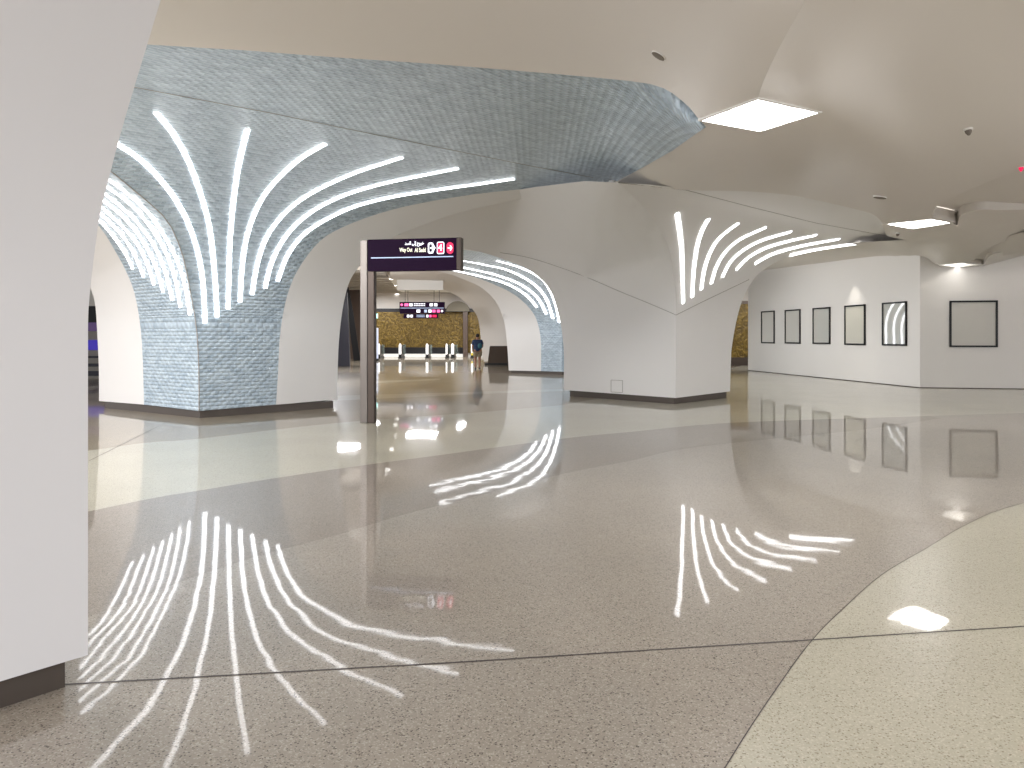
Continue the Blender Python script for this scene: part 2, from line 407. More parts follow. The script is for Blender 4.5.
A_stripL = [([(133, 268.7), (126, 254), (115, 238), (102, 222.5), (80, 203)]),
 ([(144, 277), (136, 257), (124, 237), (103, 215.5), (80, 197)]),
 ([(154.4, 285), (146, 260), (132, 236), (104.5, 209), (80, 190)]),
 ([(163.4, 292), (155, 264), (142, 239), (125, 218), (105, 201.5), (80, 184)]),
 ([(172.4, 300), (165, 270), (153, 243), (134, 218), (106.5, 194.5), (80, 177)]),
 ([(180.6, 307.5), (175, 277), (164, 248), (145, 219), (126, 200), (107.5, 187), (80, 170)]),
 ([(190, 315), (185, 284), (175, 255), (156, 222), (136, 200), (109.5, 180), (80, 163)])]
for l in A_stripR: strip(A_R, l, colA)
for l in A_stripL: strip(A_L, l, colA, .027, (A_R, A_gr))
def skirt_for(parent, c, l, r, depth=2.4, z=.16, ins=.09, name='skirting'):
    c, l, r = Vector(c), Vector(l), Vector(r)
    bk = l+r-c; cen = (c+bk)/2
    poly = []
    for p in (c, r, bk, l):
        d = (cen-p).normalized(); poly.append((p.x+d.x*ins, p.y+d.y*ins))
    m_ = MB(); m_.prism(poly, 0, z); m_.build(name, M['steel_skirt'], parent)
skirt_for(colA, (-6.26, 15.0), (-9.42, 17.2), (-4.02, 17.24))
# ---------------------------------------------------------------- column B : white column, centre
B_R = Vault((3.94, 18.1), nR, 1.85, 2.6, 2.7, 1.9); B_L = Vault((3.94, 18.1), nL)
colB = thing('vaulted_column', (3.7, 20.3, 0), 'white plaster column with eight light strips fanning right, in the middle of the hall', 'column')
B_gr = spline([(675.6, 398), (675.8, 350), (676, 315), (675.6, 293), (673, 269.7), (668, 246), (656, 223), (640, 203), (618, 182.6)], 3)
B_arch = spline([(563.3, 390), (564, 357), (561.5, 329), (556, 305), (550.6, 291), (542, 280), (526, 268), (504, 259.6), (487.7, 254), (466, 248.7), (430, 244), (395, 240), (360, 238)], 3)
face_patch('plaster_face', B_L, B_gr[::-1]+B_arch+[(355, 222), (380, 222), (417, 212), (449, 203), (488, 195), (535, 187), (585, 181)], M['plaster'], colB, 7, (B_R, B_gr))
B_top = [(618, 182.6), (650, 184.5), (686, 188.5), (720, 188), (749, 188), (816, 196), (859, 206), (874, 211), (882, 219), (905, 228), (925, 236), (927, 240.5)]
B_und = spline([(925, 241), (882, 244.7), (849, 247), (812, 251), (786, 258), (766, 268), (752.5, 281), (742.6, 299.5), (736, 322.7), (732, 346), (731, 359), (730, 391.4)], 3)
face_patch('plaster_face', B_R, B_gr[:-1]+B_top+B_und[1:], M['plaster'], colB, 7)
edge_wall('side_face', B_R, B_und, Vector((-R2, R2, 0))*1.2+Vector((-.3, .2, .05)), M['plaster'], colB)
edge_wall('side_face', B_L, B_arch, (.75, 1.5, .02), M['plaster'], colB)
def blended_joint(surf, line, parent, blend, r=.007):
    other, ln = blend; pts = []
    for x, y in line:
        t = surf.t(x, y); d, g = min((math.hypot(x-q[0], y-q[1]), q) for q in ln)
        if d < 120: t += (other.t(*g)-surf.t(*g))*((1-d/120)**2*(1+2*d/120))
        pts.append(at(x, y, t*.9993))
    m_ = MB(); m_.tube(pts, r, 5); m_.build('panel_joint', M['joint'], parent)
blended_joint(B_L, spline([(676, 315), (648, 303), (620, 291.6), (586, 277), (553, 265), (526, 257), (500, 252.5)]), colB, (B_R, B_gr))
joint(B_R, spline([(676, 315), (700, 303), (725, 291), (749, 279.5)]), colB, r=.01)
joint(B_R, resample([(618, 182.6), (686, 190), (749, 206.5), (816, 223), (882, 235), (924, 240.5)], 10), colB, r=.008)
B_strips = [
 [(683, 303), (682.5, 280), (681.5, 250), (679.5, 230), (677, 213)],
 [(692, 297), (693.5, 270), (697, 246), (702, 230), (708, 219)],
 [(701, 289.5), (704, 270), (710, 252), (720, 237), (738, 223)],
 [(711, 283.5), (716, 267), (725, 252), (740, 239), (766, 227)],
 [(722, 277), (730, 262), (743, 250), (762, 240), (791, 231.5)],
 [(736, 269.5), (748, 257.5), (765, 248), (788, 241), (816, 235)],
 [(755, 263.2), (772, 254), (795, 247.3), (818, 242.5), (839, 239)],
 [(790, 255), (813, 250), (838, 246), (861, 243)]]
for l in B_strips: strip(B_R, l, colB, .045)
skirt_for(colB, (3.94, 18.1), (1.50, 20.54), (5.80, 19.96))
# service hatch low on the left face of B
m_ = MB(); q = [at(x, y, B_L.t(x, y)*.999) for x, y in ((611, 380), (622.5, 380.5), (622.5, 392.5), (611, 392))]
for a, b in zip(q, q[1:]+q[:1]): m_.tube([a, b], .006, 4)
m_.build('access_hatch', M['joint'], colB)
# ---------------------------------------------------------------- column C : blue and white column behind
C_L = Vault((2.15, 31.6), (-.6, -.8), 1.85, 4.6, 2.75)
colC = thing('vaulted_column', (1.6, 33.8, 0), 'white and blue tiled column with arching light strips, behind the central white column', 'column')
C_arch = spline([(508.7, 370.5), (507, 343), (504, 321), (496, 302), (482, 288), (463, 279), (445, 273), (410, 266), (380, 263)], 3)
C_bw = spline([(541, 371.2), (541, 343), (538, 324), (531, 310), (515, 295), (493, 284), (471, 276), (445, 270), (410, 263), (380, 260)], 3)
face_patch('plaster_face', C_L, C_bw+C_arch[::-1], M['plaster'], colC, 6)
face_patch('tile_cladding', C_L, C_bw+[(380, 232), (440, 238), (470, 243), (510, 253), (545, 270), (560, 290), (569, 320), (569, 372)], M['tile'], colC, 6)
edge_wall('side_face', C_L, C_arch, (.5, 1.8, .02), M['plaster'], colC)
for l in ([(537, 307), (525, 294), (505, 283), (480, 276), (456, 270.6), (430, 266)],
          [(546.5, 314), (537, 297), (520, 284), (495, 274.5), (464, 267.5), (435, 262)],
          [(553, 318.5), (546, 298), (532, 282.5), (508, 270), (484, 264.5), (464, 260.5), (440, 257)],
          [(559.6, 322.5), (556, 305), (550, 290), (541, 278), (522, 268), (497, 260.5)]):
    strip(C_L, l, colC, .06)
C_R = Vault((2.15, 31.6), (.72, -.69), 1.85, 4.6, 2.75)
CR_b = [(650, 370), (651, 340), (656, 312), (668, 290), (682, 276), (700, 264)]
CR_e = [(690, 368), (691, 341), (696, 318), (706, 298), (718, 284), (732, 272)]
face_patch('tile_cladding', C_R, [(562.5, 372)]+CR_b+[(695, 248), (620, 240), (575, 245), (562.5, 300)], M['tile'], colC, 6)
face_patch('plaster_face', C_R, CR_b+CR_e[::-1], M['plaster'], colC, 6)
for k in range(4):
    x0 = 602+4.5*k; l = [(x0, 345), (x0+1, 322), (x0+4+k, 298), (x0+10+2*k, 276)]
    strip(C_R, l, colC, .035)
skirt_for(colC, (2.15, 31.6), (-.13, 33.31), (3.8, 33.3))
# ---------------------------------------------------------------- column D : plain column far off
D_L = Vault((.2, 44.4), (-.55, -.83), 1.6, 4.6, 3.2)
colD = thing('vaulted_column', (.5, 47.5, 0), 'plain beige column in shade beyond the tiled arch, near the walking person', 'column')
D_arch = spline([(484, 361.5), (481.5, 348), (480, 330), (477, 316), (468.5, 305), (457, 296), (445, 290), (425, 284), (390, 279)], 3)
face_patch('plaster_face', D_L, D_arch+[(390, 258), (445, 262), (480, 270), (512, 292), (522, 320), (522, 363)], M['ceil'], colD, 6)
edge_wall('side_face', D_L, D_arch, (.8, 1.8, .02), M['ceil'], colD)
skirt_for(colD, (1.2, 43.9), (-1.6, 45.6), (3, 46))
# ---------------------------------------------------------------- near pillar, left foreground
N_R = Vault((-1.994, 3.527), (.757, -.65), 1.75, 4.6, 3.2)
colN = thing('vaulted_column', (-2.4, 3.5, 0), 'plain white column with dark metal skirting at the left foreground', 'column')
N_edge = spline([(88, 655), (88, 500), (88, 360), (88.5, 310), (93, 265), (100, 215), (109, 178), (120, 136), (134, 88), (145, 52), (154, 22), (162, -4), (176, -50)], 3)
face_patch('plaster_face', N_R, N_edge+[(-120, -50), (-120, 720), (0, 681.5)], M['plaster_near'], colN, 12)
edge_wall('side_face', N_R, N_edge, (-.9, .25, .02), M['plaster_near'], colN)
m_ = MB(); a = gp(65, 687); b = gp(0, 708.5); dr = (a-b).normalized(); e = b-dr*.8
nb = Vector((-dr.y, dr.x, 0))
m_.prism([(p.x, p.y) for p in (a, a+nb*1.2, e+nb*1.2, e)], 0, .17); m_.build('skirting', M['steel_skirt'], colN)
# ---------------------------------------------------------------- ceiling shells
def tps(ctrl):
    X = np.array([(c[0]/500, c[1]/500) for c in ctrl], float); h = np.array([c[2] for c in ctrl], float); n = len(X)
    def U(r2): return np.where(r2 > 1e-12, r2*np.log(np.maximum(r2, 1e-12)), 0)
    K = U(((X[:, None]-X[None])**2).sum(-1))+np.eye(n)*1e-4
    Pm = np.hstack([np.ones((n, 1)), X]); A = np.zeros((n+3, n+3)); A[:n, :n] = K; A[:n, n:] = Pm; A[n:, :n] = Pm.T
    w = np.linalg.solve(A, np.concatenate([h, np.zeros(3)]))
    def f(x, y):
        p = np.array([x/500, y/500]); return float(w[:n]@U(((X-p)**2).sum(-1))+w[n]+w[n+1:]@p)
    return f
LA = [(700, 120), (758, 98), (820, 112), (760, 131)]
LB = [(886, 223.7), (932, 218.6), (951, 222.4), (912.7, 228.6)]
LC = [(940, 264.7), (963, 262.6), (979, 264.5), (957, 267)]
LH = 3.83
def pins(Q):
    cx, cy = sum(q[0] for q in Q)/4, sum(q[1] for q in Q)/4; r = []
    for i in range(4):
        a, b = Q[i], Q[(i+1) % 4]
        for k in (0, .33, .66):
            x, y = a[0]+(b[0]-a[0])*k, a[1]+(b[1]-a[1])*k
            r.append((x, y, 3.83)); r.append((cx+(x-cx)*1.12, cy+(y-cy)*1.12, 3.835))
    return r
def shell(name, poly, hf, step, m=M['ceil']):
    P, F = cdt(poly, step); vs = [hp(x, y, hf(x, y)) for x, y in P]; out = []
    for f in F:
        a, b, c = vs[f[0]], vs[f[1]], vs[f[2]]; nr = (b-a).cross(c-a); out.append(f if nr.z < 0 else f[::-1])
    return tag(mesh_obj(name, vs, out, m, None, True), kind='structure')
def fascia(name, line, hf, dh=.55, back=(0, .02), m=M['ceil']):
    a = [hp(x, y, hf(x, y)) for x, y in line]; b = [p+Vector((back[0], back[1], dh)) for p in a]; n = len(a)
    return tag(mesh_obj(name, a+b, [(i, i+1, n+i+1, n+i) for i in range(n-1)], m, None, True), kind='structure')
# north-west shell, in front of the blue vault
H_nw = tps([(700, 120, 3.83), (758, 98, 3.83), (719, 112.7, 3.83), (739, 105.3, 3.83), (690, 108, 3.98), (672, 93, 4.2), (650, 84, 4.4), (600, 78, 4.62), (520, 71, 4.78), (420, 63, 4.85), (240, 50, 4.88), (148, 44, 4.88), (-20, 25, 4.88),
            (300, -50, 4.85), (500, -40, 4.7), (650, 0, 4.35), (730, 40, 4.0), (764, 80, 3.84), (778, 50, 3.9), (793, 22, 3.97), (805, 0, 4.03), (820, -80, 4.4), (400, -300, 4.8), (-100, -300, 4.8), (850, -300, 4.6), (400, -640, 4.8), (-200, -640, 4.8), (900, -640, 4.7)])
cB = spline([(758, 98), (764, 80), (778, 50), (793, 22), (805, 0), (830, -60), (870, -200), (940, -640)], 5)
shell('ceiling', [(700, 120), (697, 117)]+spline(A_edge[::-1][2:], 2)+[(-250, 10), (-260, -640)]+cB[::-1], H_nw, 16)
fascia('ceiling', cB, H_nw, .3)
fascia('ceiling', [(697, 117)]+spline(A_edge[::-1][2:], 2), H_nw, .25)
# eastern shell with its two dropped lights
scal = spline([(617, 182.5), (650, 186), (686, 190), (749, 191.5), (790, 195), (816, 200), (859, 210), (874, 215), (882, 223), (884, 230), (887, 236)], 4)
cr2 = spline([(1500, 40), (1200, 96), (1080, 138), (1024, 167), (985, 183), (955, 196), (940, 203.5), (933.5, 211), (932, 218.6)], 4)
rim = spline([(951, 222.4), (957, 225), (960, 218), (967, 212.5), (985, 209.5), (1024, 209.5), (1200, 200), (1500, 180)], 4)
cr3 = spline([(1500, 190), (1200, 214), (1060, 230), (1014, 239), (990, 247), (978, 255), (974, 260), (963, 262.6)], 3)
rim3 = spline([(979, 264.5), (984, 264), (988, 257), (1000, 252.5), (1024, 250.5), (1200, 243), (1500, 226)], 3)
ctrlE = pins(LA)+pins(LB)+pins(LC)+[(617, 182.5, 4.7), (706, 127, 3.9), (690, 138, 4.12), (672, 151, 4.36), (640, 169, 4.62), (650, 186, 4.52), (686, 190, 4.42), (749, 191.5, 4.32), (700, 160, 4.32), (680, 172, 4.42), (650, 177, 4.56), (720, 178, 4.34), (816, 200, 4.12), (859, 210, 3.96), (882, 223, 3.87), (887, 236, 4.15),
  (1024, 167, 3.95), (960, 195, 3.86), (805, 0, 4.36), (778, 50, 4.12), (764, 80, 3.94), (790, 80, 4.0), (1024, 60, 4.3), (900, 100, 4.1), (900, 0, 4.4), (1300, 60, 4.3), (1500, -100, 4.6), (870, -200, 4.75), (940, -640, 4.8), (1500, -640, 4.8),
  (800, 160, 4.25), (740, 165, 4.28), (967, 212, 3.9), (1024, 209, 3.95), (1300, 200, 4.1), (1024, 228, 4.0), (900, 240, 4.05), (925, 257, 4.22), (895, 258, 4.35), (850, 262, 4.5), (800, 269, 4.6), (748, 277, 4.7), (1024, 252, 4.15), (720, 282, 4.75), (1300, 235, 4.1)]
H_e = tps(ctrlE)
roof_rev = [(706, 127), (690, 138), (672, 151), (640, 169)]
und_hidden = [(905, 240), (882, 241), (849, 243), (812, 246), (786, 252), (762, 262), (740, 274), (715, 284)]
polyE = scal+[(905, 240)][:1]+und_hidden[1:]+[(715, 291), (748, 283), (800, 275), (850, 268), (895, 263.5), (925, 262.5), (940, 267.5), (957, 270), (975, 268), (984, 266), (1024, 256), (1200, 250), (1500, 234)]
shell_poly = scal+und_hidden+[(715, 291), (748, 283.5), (800, 276), (850, 269), (895, 264.5), (925, 263.5), (942, 268.2), (957, 270), (975, 268.5), (1000, 263), (1030, 260), (1200, 254), (1500, 238)] \
  + rim3[::-1] + [LC[3], LC[0], LC[1]] + cr3[::-1][1:] + [(1500, 186)] + rim[::-1] + [LB[3], LB[0], LB[1]] + cr2[::-1][1:] + [(1500, -640)] + [(x-5*min(1, (98-y)/12), y) for x, y in cB[::-1][:-1]] + [(758.3, 98.2), LA[2], LA[3], (700, 120)]+roof_rev
shell('ceiling', shell_poly, H_e, 11)
fascia('ceiling', scal[5:], H_e, .5, (.0, .05))
fascia('ceiling', cr2, H_e, .4, (.05, -.02)); fascia('ceiling', rim, H_e, .3); fascia('ceiling', cr3, H_e, .3); fascia('ceiling', rim3, H_e, .3)
# tiled roof of column A beyond the seam, coming down to the light in the corner
roof_e = [(640, 169), (672, 151), (690, 138), (706, 127)]
H_b = tps([(x, y, at(x, y, A_R.t(x, y)).z) for x, y in resample(A_seam, 60)+[(40, 69)]]+[(x, y, H_e(x, y)) for x, y in roof_e]+
          [(700, 120, 3.97), (712, 122, 4.0), (706, 105, 4.3), (680, 80, 4.6), (690, 108, 4.2), (672, 93, 4.4), (650, 84, 4.52), (600, 78, 4.74), (520, 71, 4.88), (420, 63, 4.94), (240, 50, 4.95), (148, 44, 4.95), (-20, 25, 4.95), (0, 0, 4.95), (400, 35, 4.94), (560, 130, 4.92), (600, 120, 4.85)])
P, F = cdt([(30, 66)]+A_seam[::-1]+roof_e+[(712, 122), (706, 105), (680, 80), (650, 66), (600, 60), (520, 54), (420, 46), (240, 32), (-20, 8), (-30, 50)], 6)
vs = [hp(x, y, H_b(x, y)) for x, y in P]
mesh_obj('tile_soffit', vs, F, M['tile'], colA, True, [A_R.uv(Vector((v.x, v.y, 9))) for v in vs])
# recessed soffits seen in the notches
def rec(poly, H, step=14): shell('ceiling', poly, (lambda x, y: H), step)
rec([(930, 221), (931, 205), (950, 190), (1024, 155), (1200, 85), (1500, 20), (1500, 212), (1024, 212), (970, 214), (957, 222)], 4.06)
rec([(962, 262), (970, 256), (985, 244), (1014, 234), (1060, 225), (1500, 180), (1500, 232), (1024, 253), (990, 257), (980, 261)], 3.98)
# closed roof slab above everything and behind the viewer
m_ = MB(); m_.box(-40, 40, -8, 80, 5.35, 5.5); tag(m_.build('ceiling', M['ceil']), kind='structure')
m_ = MB(); m_.box(-40, 40, -8, 1.2, 4.85, 4.9); tag(m_.build('ceiling', M['ceil']), kind='structure')
# ceiling lights
def ceil_light(Q, label, deep=.16, power=34, collar=True):
    P = [hp(x, y, LH) for x, y in Q]; c = sum(P, Vector())/4
    t = thing('ceiling_light', (c.x, c.y, LH), label, 'ceiling light', 'square ceiling lights')
    K = P; r = (P[0]-P[2]).length/2; a1 = (P[1]-P[0]).normalized()
    f = MB(); w = MB(); g = MB()
    inn = [c+(k-c)*.965 for k in K]; out = [c+(k-c)*1.035 for k in K]; col_ = [c+(k-c)*1.13 for k in K]; cl = MB()
    for i in range(4):
        j = (i+1) % 4
        z = lambda p, h: (p.x, p.y, LH+h)
        f.add([z(out[i], -.01), z(out[j], -.01), z(inn[j], -.01), z(inn[i], -.01), z(out[i], .02), z(out[j], .02), z(inn[j], .02), z(inn[i], .02)],
              [(0, 1, 2, 3), (7, 6, 5, 4), (0, 4, 5, 1), (3, 2, 6, 7)])
        cl.add([z(out[i], -.004), z(out[j], -.004), z(col_[j], -.004), z(col_[i], -.004), z(col_[j], .22), z(col_[i], .22)], [(0, 1, 2, 3), (3, 2, 4, 5)])
        w.add([z(inn[i], .02), z(inn[j], .02), z(inn[j], deep), z(inn[i], deep)], [(0, 1, 2, 3)])
    f.build('frame', M['well'], t); w.build('light_well', M['well'], t)
    if collar: cl.build('collar', M['ceil'], t)
    g.add([(p.x, p.y, LH+deep) for p in inn], [(0, 1, 2, 3)]); g.build('diffuser', M['diff'], t)
    if power > 5: area('lamp_light', (c.x, c.y, LH+deep-.03), r*1.2, power, rot=(0, 0, math.atan2(a1.y, a1.x)))
    return t
ceil_light(LA, 'nearest and largest square ceiling light, at the tip of the blue tiled vault', collar=False)
ceil_light(LB, 'middle one of the square ceiling lights, above the right hand wall panels')
ceil_light(LC, 'farthest square ceiling light, close to the top of the right wall', deep=.34, power=2)
# round speakers and detectors on the ceiling
def disc_on(px, py, hf, r, name, label, cat, m, kind='flat'):
    p = hp(px, py, hf(px, py)); t = thing(name, (p.x, p.y, p.z), label, cat)
    e1 = hp(px+4, py, hf(px+4, py))-p; e2 = hp(px, py+3, hf(px, py+3))-p; Z = e1.cross(e2).normalized(); Z = Z if Z.z > 0 else -Z
    a = MB()
    if kind == 'flat':
        a.tube([p+Z*.02, p-Z*.012], r*1.12, 24); a.build('rim', M['well'], t)
        b = MB(); b.tube([p-Z*.01, p-Z*.018], r, 24); b.build('grille', m, t)
    else:
        a.tube([p+Z*.03, p-Z*.02], [r, r], 14); a.build('base', M['well'], t)
        b = MB(); b.tube([p-Z*.02, p-Z*.05, p-Z*.075], [r*.75, r*.6, r*.25], 14); b.build('sensor', m, t)
M['grille'] = mat('grey_grille', srgb(120, 112, 102), .6)
disc_on(659, 55, H_nw, .07, 'ceiling_speaker', 'round grey ceiling speaker left of the nearest square light', 'speaker', M['grille'])
disc_on(880, 197, H_e, .09, 'ceiling_speaker', 'small round grey ceiling speaker above the middle square light', 'speaker', M['grille'])
disc_on(968, 129, H_e, .05, 'smoke_detector', 'small smoke detector on the ceiling at upper right', 'detector', M['grille'], 'd')
disc_on(898, 233, H_e, .05, 'smoke_detector', 'tiny detector on the ceiling just below the middle square light', 'detector', M['grille'], 'd')
disc_on(1021, 166, lambda x, y: 3.96, .04, 'smoke_detector', 'small red detector on the ceiling at the right edge of the view', 'detector', M['red_sign'], 'd')
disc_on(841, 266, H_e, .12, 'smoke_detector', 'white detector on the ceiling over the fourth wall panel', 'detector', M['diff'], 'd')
p = at(612, 186.5, B_L.t(612, 186.5)-.1)
t = thing('security_camera', p, 'small grey dome camera where the blue vault meets the white column', 'camera')
a = MB(); a.tube([p+Vector((0, 0, .12)), p], .07, 14); a.build('base', M['well'], t)
a = MB(); a.tube([p, p-Vector((0, 0, .05)), p-Vector((0, 0, .08))], [.06, .05, .02], 14); a.build('dome', M['grille'], t)
# ---------------------------------------------------------------- right walls
Wc = Vector((12.95, 23.8, 0)); Wl = Vector((11.3, 35.9, 0)); Wr = Vector((30, 20.4, 0))
def wall(name, a, b, h, m, th=.2, side=1):
    d = (b-a).normalized(); nb = Vector((-d.y, d.x, 0))*th*side
    m_ = MB(); m_.prism([(p.x, p.y) for p in (a, b, b+nb, a+nb)], 0, h); return tag(m_.build(name, m), kind='structure')
wall('wall_right', Wc, Wl, 5.3, M['wall'], .2, -1)
wall('wall_right', Wc, Wr, 5.3, M['wall'], .2, 1)
def base_line(a, b, sgn):
    d = (b-a).normalized(); nb = Vector((-d.y, d.x, 0))*.012*sgn
    m_ = MB(); m_.prism([(p.x, p.y) for p in (a, b, b+nb, a+nb)], 0, .025); tag(m_.build('baseboard_right', M['steel_dark']), kind='structure')
base_line(Wc, Wl, 1); base_line(Wc, Wr, -1)
def wall_hit(px, a, b):
    d = ray(px, HZ); e = b-a
    # t*d = a + s*e
    den = d.x*(-e.y)+e.x*d.y; t = (a.x*(-e.y)+e.x*a.y)/den; return Vector((d.x*t, d.y*t, 0))
def panel(x0, x1, y0, y1, a, b, label, glass, out):
    p, q = wall_hit(x0, a, b), wall_hit(x1, a, b); dm = (p.y+q.y)/2
    z1 = CH+(HZ-y0)/FPX*dm; z0 = CH+(HZ-y1)/FPX*dm
    d = (q-p); L = d.length; d.normalize(); nb = Vector((-d.y, d.x, 0));  nb = nb if nb.dot(-p) > 0 else -nb
    t = thing('wall_panel', (p+q)/2+Vector((0, 0, z0)), label, 'wall panel', 'framed panels on the right wall')
    w = .055; f = MB(); o = p+Vector((0, 0, z0)); up = Vector((0, 0, z1-z0))
    f.frame_box(o, d*L, nb*.05, Vector((0, 0, w))); f.frame_box(o+up-Vector((0, 0, w)), d*L, nb*.05, Vector((0, 0, w)))
    f.frame_box(o, d*w, nb*.05, up); f.frame_box(o+d*(L-w), d*w, nb*.05, up)
    f.build('frame', M['black'], t)
    g = MB(); g.frame_box(o+d*w+Vector((0, 0, w)), d*(L-2*w), nb*.022, up-Vector((0, 0, 2*w))); g.build('glass', glass, t)
panel(761.9, 774.9, 311, 343.3, Wc, Wl, 'black framed wall panel farthest away, nearest the gold strip', M['glass_panel'], 1)
panel(785.6, 800.8, 309.6, 343.6, Wc, Wl, 'second black framed wall panel from the far end of the wall', M['glass_panel'], 1)
panel(813.5, 830.7, 307.6, 344, Wc, Wl, 'third black framed wall panel from the far end of the wall', M['glass_panel'], 1)
panel(845.3, 865.8, 305, 345, Wc, Wl, 'black framed wall panel with a spotlight pool above it', M['glass_pale'], 1)
panel(883, 907.3, 302, 345.7, Wc, Wl, 'black framed wall panel just left of the wall corner', M['glass_panel'], 1)
panel(949.2, 997.3, 300.6, 347.2, Wc, Wr, 'widest black framed panel, alone right of the wall corner', M['glass_plain'], 1)
# wall washer spotlight over the fourth panel
pw = wall_hit(855, Wc, Wl); sp = pw+Vector((-.55, -.1, 4.15))
l = bpy.data.lights.new('wall_spot', 'SPOT'); l.energy = 45; l.spot_size = math.radians(62); l.spot_blend = 1; l.color = (1, .95, .85)
o = bpy.data.objects.new('wall_spot', l); C.link(o); o.location = sp
o.rotation_euler = (pw+Vector((0, 0, 1.2))-sp).to_track_quat('-Z', 'Y').to_euler()
# ---------------------------------------------------------------- gold walls and the far hall
def gold_wall(x0, x1, y, z0, z1, name='wall_far'):
    m_ = MB(); m_.box(x0, x1, y, y+.15, z0, z1); return tag(m_.build(name, M['gold']), kind='structure')
DF = 60.0
Xf = lambda px, D=DF: (px-512)/FPX*D
gold_wall(Xf(340), Xf(500), DF, .3, CH+24/FPX*DF)
m_ = MB(); m_.box(Xf(340), Xf(500), DF+.0, DF+.3, CH+24/FPX*DF, CH+27.5/FPX*DF); tag(m_.build('trim_1', M['black']), kind='structure')
m_ = MB(); m_.box(Xf(340), Xf(463), DF-.3, DF-.02, 0.24, .74); m_.box(Xf(340), Xf(467), DF-.5, DF-.02, 0, .23, 1); tag(m_.build('baseboard_far', [M['black'], M['far_white']]), kind='structure')
m_ = MB(); m_.box(Xf(463.5), Xf(468), DF-.6, DF-.02, 0, CH+26/FPX*DF); tag(m_.build('trim_2', M['brown']), kind='structure')
m_ = MB(); m_.box(-30, 20, DF+.15, DF+.3, 0, 5.3); tag(m_.build('wall_far', M['ceil']), kind='structure')
# arched recess above the gold wall
m_ = MB(); cx = Xf(458, 59.5); cz = CH+24.5/FPX*59.5; n = 20
arc = [(cx+.92*math.cos(math.pi*i/n), cz+.82*math.sin(math.pi*i/n)) for i in range(n+1)]
m_.add([(x, 59.3, z) for x, z in arc]+[(x, 60.1, z) for x, z in arc], [tuple(range(n+1))]+[(i, i+1, n+2+i, n+1+i) for i in range(n)])
tag(m_.build('trim_3', mat('recess_grey', srgb(120, 114, 100), .7)), kind='structure')
# side gold wall beyond the right wall
m_ = MB(); m_.box(10.6, 15, 42, 42.2, .45, 3.45); m_.box(10.6, 15, 41.9, 42.2, 0, .45, 1); m_.box(10.6, 15, 41.95, 42.2, 3.45, 3.62, 1); m_.box(10.6, 15, 42, 42.2, 3.62, 5.3, 2)
tag(m_.build('wall_right', [M['gold'], M['steel_dark'], M['ceil']]), kind='structure')
# dropped ceiling of the far hall with baffles
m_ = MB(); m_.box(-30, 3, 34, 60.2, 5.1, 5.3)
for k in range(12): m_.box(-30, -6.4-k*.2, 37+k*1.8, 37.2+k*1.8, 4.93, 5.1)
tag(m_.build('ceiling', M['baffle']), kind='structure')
b0, b1 = Xf(397, 42), Xf(443, 42)
m_ = MB(); m_.box(b0, b1, 42, 42.4, CH+46/FPX*42, 5.12); m_.box(b0-2, b1+1, 42.4, 58, 5.03, 5.1); tag(m_.build('ceiling', M['far_white']), kind='structure')
for i, (px, py, D) in enumerate([(388, 268, 40), (391, 279, 44.5), (394, 285.5, 49), (395.5, 291, 53), (397, 294, 57)]):
    p = at(px, py, (5.02-CH)*FPX/(HZ-py))
    t = thing('spot_lamp', p, 'small round lamp in the row on the far hall ceiling', 'lamp', 'row of far hall lamps')
    a = MB(); a.tube([p+Vector((0, 0, .1)), p], .2, 12); a.build('housing', M['well'], t)
    a = MB(); a.tube([p+Vector((0, 0, .0)), p-Vector((0, 0, .02))], .17, 12); a.build('lens', M['diff'], t)
p = hp(424, 273.5, 5.05)
t = thing('spot_lamp', p, 'lamp glowing just beneath the purple signboard in the far hall', 'lamp')
a = MB(); a.tube([p+Vector((0, 0, .07)), p], .22, 12); a.build('housing', M['well'], t); a = MB(); a.tube([p, p-Vector((0, 0, .02))], .2, 12); a.build('lens', M['diff'], t)
# left side of the far hall
m_ = MB(); q = [at(335, 366, 41), at(350, 366, 41), at(349, 330, 41), at(347, 292, 41), at(344, 292, 41), at(335, 330, 41)]
for v in q: pass
poly = [(v.x, v.z if i > 1 else 0) for i, v in enumerate(q)]; n = len(poly)
m_.add([(x, 41, z) for x, z in poly]+[(x-.3, 42.5, z) for x, z in poly], [tuple(range(n)), tuple(range(n, 2*n))[::-1]]+[(i, (i+1) % n, n+(i+1) % n, n+i) for i in range(n)])
o = m_.build('partition', M['navy']); tag(o, 'dark navy slanted partition seen through the arch left of the signpost', 'partition')
m_ = MB(); q = [(-10.55, 0), (-10.1, 0), (-10.6, 3.3), (-10.9, 4.9), (-11.2, 4.9)]; n = 5
m_.add([(x, 50, z) for x, z in q]+[(x-.2, 51, z) for x, z in q], [tuple(range(n)), tuple(range(n, 2*n))[::-1]]+[(i, (i+1) % n, n+(i+1) % n, n+i) for i in range(n)])
tag(m_.build('column_fin', M['black']), 'thin black fin beside the navy partition, seen just left of the signpost', 'fin')
m_ = MB(); m_.box(-24, -10.2, 54, 54.2, 0, 5.3); tag(m_.build('wall_left', M['brown']), kind='structure')
